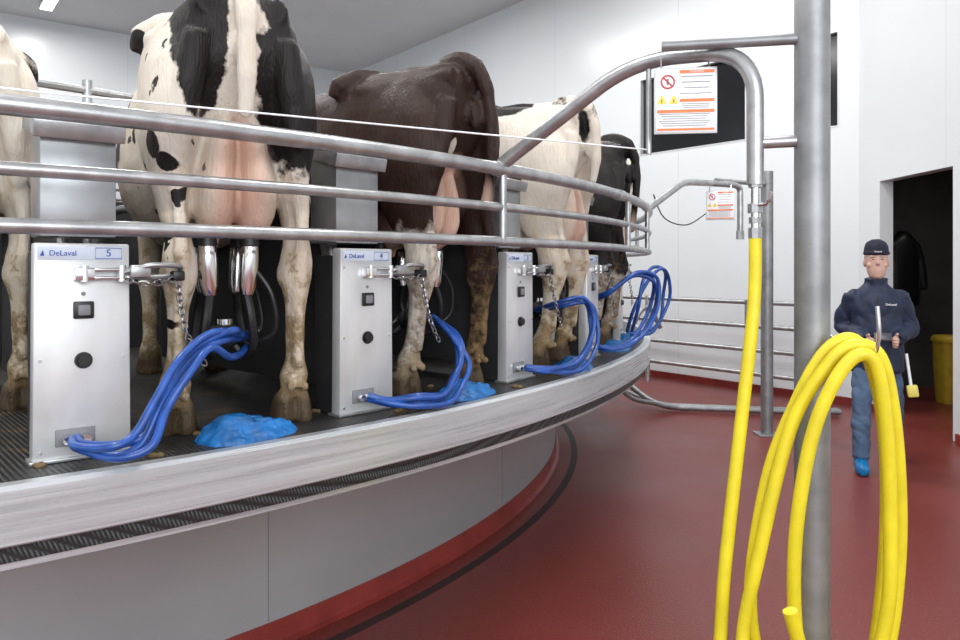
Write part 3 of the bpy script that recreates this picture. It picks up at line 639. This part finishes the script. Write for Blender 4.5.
for i in range(22):
    rnd=random.Random(i+30); bm=bmesh.new()
    t,R=[(49.3,6.38),(50.1,6.33),(36.2,6.36),(58.6,6.36),(45.9,6.15),(40.4,6.38),(54.9,6.37)][i] if i<7 else (rnd.uniform(37,62),rnd.uniform(6.05,6.4))
    for k in range(5): ellip(bm,(rnd.uniform(-.015,.015),rnd.uniform(-.010,.010),0.004),(rnd.uniform(.006,.016),rnd.uniform(.005,.010),rnd.uniform(.005,.010)),u=8,v=6)
    me=remesh(bm,'dung',0.003,1)
    o=mk(me,'dung_clump',MD,None,angle=None,loc=pol(R,t,ZP)); tag(o,'small brown clump of dung on the deck','dung','dung clumps on the deck')

# ---------------------------------------------------------------- column, water pipe, yellow hose
colX,colY=1.107,2.5
e=empty('support_column',(colX,colY,0),label='tall round galvanised steel support column with hose hook',cat='column')
pipe('column',[(0,0,0),(0,0,H)],0.056,M_COLUMN,e,n=32)
bm=bmesh.new(); add_box(bm,(0,0,0.006),(0.2,0.2,0.012),0.002); finish(bm,'base_plate',M_COLUMN,e)
pipe('upper_bar',[(-0.03,0,0.755+1.56),(-0.48,0.09,0.755+1.56)],0.019,M_COLUMN,e)
pipe('hose_hook',fillet([(0.04,0,1.34),(0.09,-0.03,1.30),(0.100,-0.10,1.285),(0.100,-0.215,1.285),(0.103,-0.228,1.36),(0.098,-0.225,1.435)],0.03),0.0065,M_CHROME,e,n=10)
e=empty('water_pipe',(0.9,2.52,1.62),label='bent galvanised water pipe arching from the rail to a valve',cat='pipe')
o0=Vector((0.9,2.52,1.62))
A=pol(RR,TJ,1.97)
pts=fillet([A,Vector((0.565,2.77,2.315)),Vector((0.925,2.52,2.285)),Vector((0.925,2.52,1.83))],0.17,10)
pipe('arch_pipe',[p-o0 for p in pts],0.028,M_GALV,e,n=18)
pipe('link_bar',[Vector((0.94,2.52,1.97))-o0,Vector((1.08,2.505,1.975))-o0],0.020,M_GALV,e)
pipe('valve_pipe',[Vector((0.925,2.52,1.86))-o0,Vector((0.925,2.52,1.66))-o0],0.014,M_CHROME,e)
for z,r,h in ((1.82,0.024,0.05),(1.735,0.026,0.03),(1.70,0.022,0.02),(1.65,0.024,0.035)):
    bm=bmesh.new(); tube(bm,[Vector((0.925,2.52,z))-o0,Vector((0.925,2.52,z+h))-o0],r,8); finish(bm,'coupling',M_GALV,e,angle=25)
pipe('valve_handle',fillet([Vector((0.925,2.50,1.76))-o0,Vector((0.95,2.47,1.76))-o0,Vector((0.955,2.46,1.80))-o0],0.02),0.006,M_CHROME,e,n=8)
pipe('sign_rod',[Vector((0.615,2.735,2.31))-o0,Vector((0.615,2.735,1.965))-o0],0.010,M_GALV,e,n=10)
o=pipe('guide_cord',[pol(RR,22,1.995),pol(RR,30,1.99),pol(RR,38,1.99),Vector((0.615,2.735,1.98))],0.0028,M_WHITE,n=6)
tag(o,'thin white cord strung above the rump rail','cord')
yp=[(0.925,2.52,1.67),(0.922,2.515,1.5),(0.905,2.50,1.34),(0.860,2.48,1.01),(0.80,2.45,0.573),(0.775,2.43,0.31),(0.72,2.35,0.10),(0.62,2.20,0.026),(0.68,2.02,0.026),(0.84,2.02,0.03),(0.86,2.2,0.12),
 (0.830,2.37,0.33),(0.89,2.38,0.66),(0.985,2.38,1.04),(1.075,2.36,1.22),(1.155,2.345,1.305),(1.235,2.33,1.285),(1.285,2.34,1.13),(1.320,2.36,0.86),(1.322,2.37,0.60),(1.285,2.37,0.34),(1.19,2.37,0.14),(1.06,2.35,0.16),
 (0.985,2.33,0.40),(0.975,2.32,0.70),(1.015,2.31,1.00),(1.075,2.30,1.18),(1.145,2.29,1.28),(1.205,2.285,1.255),(1.240,2.29,1.06),(1.258,2.30,0.80),(1.250,2.30,0.50),(1.18,2.31,0.24),(1.08,2.33,0.12),
 (0.94,2.41,0.20),(0.872,2.42,0.46),(0.925,2.42,0.86),(1.02,2.415,1.12),(1.11,2.405,1.285),(1.195,2.39,1.32),(1.26,2.39,1.20),(1.300,2.40,0.95),(1.30,2.41,0.6),(1.25,2.40,0.25),(1.11,2.25,0.10),(1.00,2.21,0.26),(0.945,2.20,0.42),(0.905,2.19,0.55)]
bm=bmesh.new(); yq=cat(yp,8); tube(bm,yq,0.0210,16)
o=finish(bm,'water_hose',M_YEL,loc=(0,0,0)); tag(o,'thick bright yellow water hose coiled over a column hook','hose')

# ---------------------------------------------------------------- signs
def sign(name,loc,rotz,w,h,label,hang=0.05):
    e=empty(name,loc,(0,0,rotz),label,'sign')
    box('backing',(0,0.004,0),(w+0.012,0.006,h+0.012),M_TRIM,e,0.002)
    box('face',(0,0,0),(w,0.003,h),M_WHITE,e,0.001)
    for c,s in [((0.19*w,0.455*h),(0.58*w,0.05*h)),((0.19*w,0.0*h),(0.58*w,0.05*h)),((0,-0.17*h),(0.96*w,0.05*h)),((0,-0.46*h),(0.96*w,0.035*h))]:
        box('orange_band',(c[0],-0.0025,c[1]),(s[0],0.001,s[1]),M_ORI,e,0,smooth=False)
    bm=bmesh.new(); c=Vector((-0.30*w,-0.003,0.30*h)); R=0.11*w
    tube(bm,[c+Vector((math.cos(a*PI/10)*R,0,math.sin(a*PI/10)*R)) for a in range(20)],0.014*w,6,closed=True)
    tube(bm,[c+Vector((-R*0.7,0,R*0.7)),c+Vector((R*0.7,0,-R*0.7))],0.012*w,6)
    finish(bm,'prohibition_symbol',M_REI,e)
    box('symbol_figure',(c.x,-0.0028,c.z),(0.04*w,0.001,0.09*h),M_GREYI,e,0,smooth=False)
    for cx in (-0.40*w,-0.20*w):
        bm=bmesh.new(); a=[bm.verts.new(p) for p in [(cx-0.085*w,-0.0025,-0.05*h),(cx+0.085*w,-0.0025,-0.05*h),(cx,-0.0025,0.10*h)]]; bm.faces.new(a); finish(bm,'warning_triangle',M_YEI,e,smooth=False)
        box('triangle_mark',(cx,-0.003,-0.005*h),(0.02*w,0.001,0.06*h),M_GREYI,e,0,smooth=False)
    bm=bmesh.new()
    for k in range(4): add_box(bm,(0.19*w-(k%2)*0.02*w,-0.0025,(0.38-0.09*k)*h),((0.52-(k%3)*0.05)*w,0.001,0.010*h),0)
    for k in range(3): add_box(bm,(0.17*w,-0.0025,(-0.055-0.03*k)*h),((0.50-(k%3)*0.04)*w,0.001,0.008*h),0)
    for k in range(6): add_box(bm,(-0.02*w,-0.0025,(-0.215-0.037*k)*h),((0.86-(k%3)*0.07)*w,0.001,0.008*h),0)
    o=finish(bm,'print_lines',M_GREYI,e,smooth=False); o['kind']='stuff'
    text('lettering','WARNING',0.045*h,M_WHITE,e,(0.19*w,-0.0034,0.455*h),ext=0.0003)
    for x in (-0.4*w,0.4*w):
        pipe('hanger',[(x,0.006,0.48*h),(x,0.03,0.5*h+hang)],0.003,M_CHROME,e,n=6)
    return e
sign('warning_sign',(0.718,2.62,2.135),D(-8),0.203,0.220,'white safety sign with orange bands and yellow warning triangles')

e=empty('far_pole',(2.64,6.9,0),label='slim galvanised steel pole standing on the red floor',cat='column')
pipe('pole',[(0,0,0),(0,0,2.42)],0.055,M_COLUMN,e,n=20)
box('base_plate',(0,0,0.006),(0.2,0.2,0.012),M_COLUMN,e,0.002)
e=empty('far_water_pipe',(2.66,6.9,0),label='thin bent galvanised pipe arching from rail to pole',cat='pipe')
B=pol(RR,76,1.97); o1=Vector((2.66,6.9,0))
pts=fillet([B,Vector((1.62,5.95,2.22)),Vector((2.15,6.35,2.24)),Vector((2.22,6.40,2.22)),Vector((2.22,6.40,1.80))],0.12)
pipe('arch_pipe',[p-o1 for p in pts],0.026,M_GALV,e,n=12)
pipe('brace',[Vector((1.95,6.2,2.26))-o1,Vector((2.62,6.88,2.3))-o1],0.02,M_GALV,e,n=10)
bm=bmesh.new(); tube(bm,[Vector((2.22,6.40,1.85))-o1,Vector((2.22,6.40,1.78))-o1],0.035,8); finish(bm,'coupling',M_GALV,e)
sign('warning_sign',(1.97,6.15,2.05),D(-20),0.21,0.23,'small white safety sign on the thin bent pipe')
pipe('sling_wire',cat([Vector((1.33,5.75,2.10))-o1,Vector((1.45,5.9,1.93))-o1,Vector((1.65,6.0,1.88))-o1,Vector((1.85,6.15,1.98))-o1],5),0.005,M_BLACK,e,n=6)
fb=CR+nW*0.45
e=empty('pipe_fence',fb,(0,0,angW),label='galvanised pipe fence standing before the white wall',cat='fence')
for z in (1.12,0.84,0.56,0.28): pipe('rail',[(0.15,0,z),(8.5,0,z)],0.028,M_GALV,e,n=10)
for x in (0.15,1.1,2.6,4.1,5.6,7.1,8.5): pipe('post',[(x,0,0),(x,0,1.15)],0.032,M_GALV,e,n=10)
o=pipe('floor_pipe',fillet([(1.5,8.6,0.62),(1.62,8.3,0.25),(1.9,8.0,0.05),(3.0,7.75,0.05),(3.7,7.7,0.05)],0.25),0.030,M_COLUMN); tag(o,'grey conduit pipe bending down and running along the floor','pipe')
o=pipe('floor_pipe',fillet([(1.35,8.8,0.9),(1.5,8.5,0.2),(1.9,8.15,0.04),(3.1,7.9,0.04),(3.75,7.85,0.04)],0.25),0.026,M_COLUMN); tag(o,'grey conduit pipe bending down and running along the floor','pipe')
o=pipe('grey_hose',cat([(1.9,7.9,0.9),(1.75,7.8,1.12),(1.60,7.7,1.0),(1.50,7.6,0.7),(1.40,7.6,0.4),(1.55,7.7,0.2),(1.85,7.9,0.10),(2.2,7.95,0.03)],6),0.024,M_COLUMN); tag(o,'loop of grey hose hung by the pipe fence','hose')

# ---------------------------------------------------------------- person
PS=0.965
def person():
    loc=Vector((3.09,5.85,0)); rz=D(-22)
    e=empty('person',loc,(0,0,rz),'person in navy jacket, dark knit hat and jeans, walking','person',scale=PS)
    hipL,hipR=(0.085,0,0.90),(-0.085,0,0.90)
    knL,knR=(0.130,0.01,0.49),(-0.120,-0.16,0.51)
    anL,anR=(0.17,0.30,0.13),(-0.130,-0.24,0.08)
    shL,shR=(0.165,0.0,1.375),(-0.165,0.0,1.375)
    elL,elR=(0.245,0.07,1.11),(-0.245,0.07,1.11)
    wrL,wrR=(0.135,-0.16,1.04),(-0.095,-0.19,1.03)
    bm=bmesh.new()
    loft(bm,[(0,0,0.86,0.13,0.09),(0,0,0.95,0.15,0.10),(0,0,1.08,0.14,0.10),(0,0,1.25,0.16,0.105),(0,0,1.36,0.16,0.09),(0,0.0,1.43,0.085,0.06),(0,0,1.48,0.056,0.058),(0,-0.01,1.54,0.055,0.06)],'xy',20)
    hb=bmesh.new()
    loft(hb,[(0,-0.058,1.506,0.030,0.028),(0,-0.043,1.525,0.052,0.058),(0,-0.030,1.565,0.066,0.080),(0,-0.020,1.60,0.071,0.089),(0,-0.014,1.645,0.075,0.093),(0,-0.010,1.69,0.076,0.094),(0,-0.004,1.73,0.062,0.078),(0,0,1.755,0.03,0.04)],'xy',24,2.25)
    loft(hb,[(0,-0.103,1.662,0.007,0.010),(0,-0.112,1.640,0.009,0.013),(0,-0.118,1.620,0.013,0.012),(0,-0.109,1.608,0.011,0.010)],'xy',10)
    ellip(hb,(0,-0.088,1.525),(0.026,0.016,0.013))
    for s in (1,-1):
        ellip(hb,(s*0.079,-0.005,1.625),(0.010,0.02,0.032)); ellip(hb,(s*0.046,-0.080,1.608),(0.024,0.016,0.020)); ellip(hb,(s*0.030,-0.099,1.668),(0.022,0.006,0.005))
    HS=1.08; HC=Vector((0,-0.01,1.50))
    for v in hb.verts: v.co=HC+(v.co-HC)*HS
    tmp=bpy.data.meshes.new('t'); hb.to_mesh(tmp); hb.free(); bm.from_mesh(tmp); bpy.data.meshes.remove(tmp)
    def hp(p): return HC+(Vector(p)-HC)*HS
    def limb(ps,rs): tube(bm,cat(ps,4),[rs[min(int(i/4),len(rs)-1)]*(1-(i%4)/4)+rs[min(int(i/4)+1,len(rs)-1)]*((i%4)/4) for i in range(4*(len(ps)-1)+1)],12)
    for h,k,a in ((hipL,knL,anL),(hipR,knR,anR)):
        limb([h,k,a],[0.080,0.050,0.036]); limb([a,(a[0],a[1]-0.02,0.05),(a[0],a[1]-0.14,0.03)],[0.035,0.035,0.028])
    for s,el,w,d in ((shL,elL,wrL,-1),(shR,elR,wrR,1)):
        limb([s,el,w],[0.048,0.036,0.026])
        W=Vector(w); dv=(W-Vector(el)).normalized()
        palm=W+dv*0.05
        ellip(bm,palm,(0.040,0.024,0.040),(0,0,math.atan2(dv.y,dv.x)))
        lat=dv.cross(Vector((0,0,1))).normalized()*d*-1
        for i,(ln,off) in enumerate(((0.075,0.030),(0.082,0.010),(0.076,-0.010),(0.060,-0.029))):
            b0=palm+dv*0.02+Vector((0,0,off)); p1=b0+dv*ln*0.45; p2=p1+(dv*0.5-lat*0.8).normalized()*ln*0.35; p3=p2+(-dv*0.2-lat*0.9).normalized()*ln*0.28
            tube(bm,cat([b0,p1,p2,p3],3),[0.0100]*4+[0.0092]*3+[0.0085]*2+[0.007],8)
        b0=W+dv*0.02+Vector((0,0,0.03)); tube(bm,cat([b0,b0+dv*0.03+Vector((0,0,0.022))-lat*0.01,b0+dv*0.055+Vector((0,0,0.03))-lat*0.022],3),[0.013]*3+[0.011]*3+[0.009],8)
    mk(remesh(bm,'body',0.0045,3,0.5),'body',M_SKIN,e,angle=None)
    for s in (1,-1):
        bm=bmesh.new(); ellip(bm,hp((s*0.029,-0.1025,1.649)),(0.0095,0.004,0.0035),u=12,v=8); finish(bm,'eye',M_EYE,e)
        bm=bmesh.new(); tube(bm,cat([hp((s*0.014,-0.106,1.665)),hp((s*0.03,-0.105,1.669)),hp((s*0.046,-0.097,1.665))],3),0.0026,6); finish(bm,'eyebrow',M_HAIR,e)
        bm=bmesh.new(); ellip(bm,hp((s*0.071,0.014,1.655)),(0.010,0.036,0.030),u=12,v=8); finish(bm,'hair',M_HAIR,e)
    bm=bmesh.new(); tube(bm,cat([hp((-0.022,-0.100,1.573)),hp((0,-0.1065,1.5725)),hp((0.022,-0.100,1.573))],4),0.0032,6); finish(bm,'mouth',M_LIP,e)
    bm=bmesh.new()
    loft(bm,[(0,0.0,0.76,0.200,0.145),(0,0,0.80,0.205,0.150),(0,0,0.95,0.194,0.142),(0,-0.005,1.08,0.188,0.138),(0,0,1.23,0.196,0.134),(0,0,1.33,0.192,0.120),(0,0.0,1.40,0.158,0.102),(0,0,1.445,0.108,0.088),(0,-0.01,1.475,0.082,0.082),(0,-0.012,1.512,0.084,0.086)],'xy',28,2.3)
    for s,el,w in ((shL,elL,wrL),(shR,elR,wrR)):
        ellip(bm,(s[0]*0.93,s[1],s[2]-0.020),(0.078,0.074,0.068))
        S=Vector(s); E=Vector(el); W=Vector(w)
        tube(bm,cat([S,S.lerp(E,0.5),E,E.lerp(W,0.5),W+(W-E).normalized()*0.01],3),[0.072]*3+[0.070]*3+[0.066]*3+[0.060]*3+[0.046],14)
        ellip(bm,E,(0.065,0.065,0.065))
    me=remesh(bm,'jacket',0.008,8)
    def fold(q):
        a=abs(noise.noise(Vector((q.x*9+q.z*4,q.y*9,q.z*5))))*0.024
        b_=noise.noise(Vector((q.x*22,q.y*22,q.z*13)))*0.006
        return a+b_-0.006
    displace(me,fold)
    mk(me,'jacket',M_NAVY,e,angle=None)
    text('jacket_lettering','DeLaval',0.024,M_WHITE,e,(0.090,-0.144,1.305),ext=0.006)
    bm=bmesh.new(); tube(bm,cat([(0,-0.133,1.37),(0,-0.148,1.25),(0,-0.152,1.10),(0,-0.154,0.95),(0,-0.158,0.82)],5),0.004,6); finish(bm,'jacket_zip',M_DARKM,e)
    bm=bmesh.new(); loft(bm,[(0,-0.012,1.680,0.082,0.102),(0,-0.012,1.70,0.084,0.104),(0,-0.004,1.74,0.081,0.098),(0,0.004,1.775,0.065,0.078),(0,0.006,1.800,0.028,0.034)],'xy',24)
    tube(bm,[(0.080*math.cos(a*PI/12),-0.012+0.100*math.sin(a*PI/12),1.696) for a in range(24)],0.011,8,closed=True)
    for v in bm.verts: v.co=HC+(v.co-HC)*HS
    me=remesh(bm,'knit_hat',0.006,3); displace(me,lambda q:noise.noise(q*24)*0.004)
    mk(me,'knit_hat',M_KNIT,e,angle=None)
    text('hat_lettering','DeLaval',0.016,M_WHITE,e,hp((0,-0.125,1.706)),ext=0.004)
    bm=bmesh.new()
    loft(bm,[(0,0,0.80,0.155,0.11),(0,0,0.9,0.16,0.11),(0,0,0.98,0.14,0.10)],'xy',20)
    for h,k,a in ((hipL,knL,anL),(hipR,knR,anR)): limb([(h[0],h[1],0.86),k,(a[0],a[1]+0.005,a[2]+0.02)],[0.092,0.071,0.064])
    me=remesh(bm,'jeans',0.008,4)
    displace(me,lambda q:abs(noise.noise(Vector((q.x*9,q.y*9,q.z*11+q.x*8))))*0.018-0.004)
    mk(me,'jeans',M_JEAN,e,angle=None)
    for a in (anL,anR):
        lift=a[2]-0.08
        bm=bmesh.new()
        tube(bm,cat([(a[0],a[1]+0.05,0.055+lift),(a[0],a[1],0.055+lift),(a[0],a[1]-0.10,0.045+lift*0.4),(a[0],a[1]-0.19,0.035)],3),[0.045,0.052,0.055,0.055,0.055,0.054,0.053,0.052,0.045,0.03],12)
        tube(bm,[(a[0],a[1]+0.01,0.05+lift),(a[0],a[1]+0.01,0.14+lift)],[0.052,0.056],12)
        for v in bm.verts: v.co.z=max(v.co.z,0.002)
        mk(remesh(bm,'shoe_cover',0.008,2),'shoe_cover',M_COVER,e,angle=None)
    return e,loc,rz
pe,ploc,prz=person()
Rz=Matrix.Rotation(prz,3,'Z')
ph=empty('phone',ploc+(Rz@Vector((0.02,-0.255,1.06)))*PS,(D(-35),0,prz),'small dark handheld phone held in both hands','phone')
box('case',(0,0,0),(0.12,0.012,0.065),M_PHONE,ph,0.005)
box('screen',(0,0.007,0),(0.11,0.002,0.056),M_GLASS,ph,0.001)
tl=empty('hand_brush',ploc+(Rz@Vector((0.200,-0.10,0.92)))*PS,(0,0,prz),'pale yellow hand brush hanging at the side of a jacket','brush')
pipe('handle',[(0,0,0.0),(0.03,-0.01,-0.24)],0.011,M_WHITE,tl,n=10)
bm=bmesh.new(); add_box(bm,(0.04,-0.012,-0.28),(0.075,0.05,0.09),0.012,(0,D(-8),0)); finish(bm,'brush_head',M_PYEL,tl)
e=empty('yellow_bin',(5.32,8.5,0),label='dull yellow plastic bin standing inside the dark doorway',cat='bin')
bm=bmesh.new(); loft(bm,[(0,0,0.0,0.11,0.12),(0,0,0.3,0.13,0.14),(0,0,0.70,0.14,0.15)],'xy',24,4); finish(bm,'tub',M_YBIN,e)
bm=bmesh.new(); loft(bm,[(0,0,0.69,0.155,0.165),(0,0,0.73,0.155,0.165),(0,0,0.76,0.13,0.14)],'xy',24,4,k=1); finish(bm,'lid',M_YBIN,e)
e=empty('switch_box',(4.19,6.25,1.15),label='dark grey electrical switch box on the white wall',cat='switch box')
box('enclosure',(-0.04,0,0.0),(0.08,0.22,0.30),M_DARKM,e,0.01)
box('cover_plate',(-0.083,0,0.0),(0.006,0.18,0.26),M_GREYI,e,0.003)
pipe('conduit',[(-0.04,0,0.15),(-0.04,0,2.2)],0.014,M_TRIM,e,n=10)
e=empty('hanging_coat',(5.35,9.55,1.95),label='black work coat hanging on the passage wall',cat='coat')
bm=bmesh.new(); loft(bm,[(0,-0.08,-0.9,0.20,0.06),(0,-0.08,-0.6,0.19,0.07),(0,-0.08,-0.15,0.18,0.07),(0,-0.08,-0.03,0.11,0.06),(0,-0.06,0.04,0.05,0.04)],'xy',20)
for s in (1,-1): tube(bm,cat([(s*0.15,-0.08,-0.12),(s*0.22,-0.09,-0.4),(s*0.24,-0.10,-0.7)],4),0.05,10)
me=remesh(bm,'coat',0.015,3); mk(me,'coat_body',M_BLACK,e,angle=None)
pipe('wall_hook',[(0,0.05,0.05),(0,-0.06,0.05)],0.01,M_CHROME,e,n=8)

# ---------------------------------------------------------------- lights
def lamp(x,y,rot,power,L=2.4):
    e=empty('ceiling_light',(x,y,H),(0,0,rot),'long white fluorescent light fixture fixed to the ceiling','ceiling light','ceiling light fixtures')
    box('fixture_body',(0,0,-0.05),(L,0.22,0.09),M_TRIM,e,0.01)
    box('diffuser',(0,0,-0.105),(L-0.06,0.18,0.02),M_LAMP,e,0.004)
    ld=bpy.data.lights.new('lamp_light','AREA'); ld.shape='RECTANGLE'; ld.size=L; ld.size_y=0.5; ld.energy=power; ld.color=(1.0,0.99,0.97)
    lo=bpy.data.objects.new('lamp_light',ld); COL.objects.link(lo); lo.parent=e; lo.location=(0,0,-0.14)
for x,y,p in ((-7.0,12.3,70),(-2.0,11.0,165),(1.5,8.0,155),(-3.0,6.5,135),(1.8,3.2,135),(-2.2,1.8,150),(-7,4.5,115)):
    lamp(x,y,angW,p,1.6 if y>12 else 2.4)
ld=bpy.data.lights.new('passage_fill','AREA'); ld.size=0.6; ld.energy=10; ld.color=(1.0,0.95,0.9)  # unseen fill lamp added to brighten the passage
lo=bpy.data.objects.new('passage_fill',ld); COL.objects.link(lo); lo.location=(5.6,7.6,2.85)
w=bpy.data.worlds.new('World'); scene.world=w; w.use_nodes=True
bg=w.node_tree.nodes['Background']; bg.inputs['Color'].default_value=(0.92,0.965,1.0,1); bg.inputs['Strength'].default_value=1.3
ld=bpy.data.lights.new('rear_fill','AREA'); ld.shape='RECTANGLE'; ld.size=5; ld.size_y=3; ld.energy=250; ld.color=(0.94,0.975,1)  # soft fill added behind the camera; no doorway is built there
lo=bpy.data.objects.new('rear_fill',ld); COL.objects.link(lo); lo.location=(1.5,-3.2,3.2); lo.rotation_euler=(D(78),0,D(20))

# ---------------------------------------------------------------- camera
cam=bpy.data.cameras.new('camera'); co=bpy.data.objects.new('camera',cam); COL.objects.link(co)
cam.sensor_width=36; cam.lens=28.125; cam.clip_start=0.05
cam.shift_y=-55/960
co.location=(0,0,1.56); co.rotation_euler=(D(90),0,0)
scene.camera=co
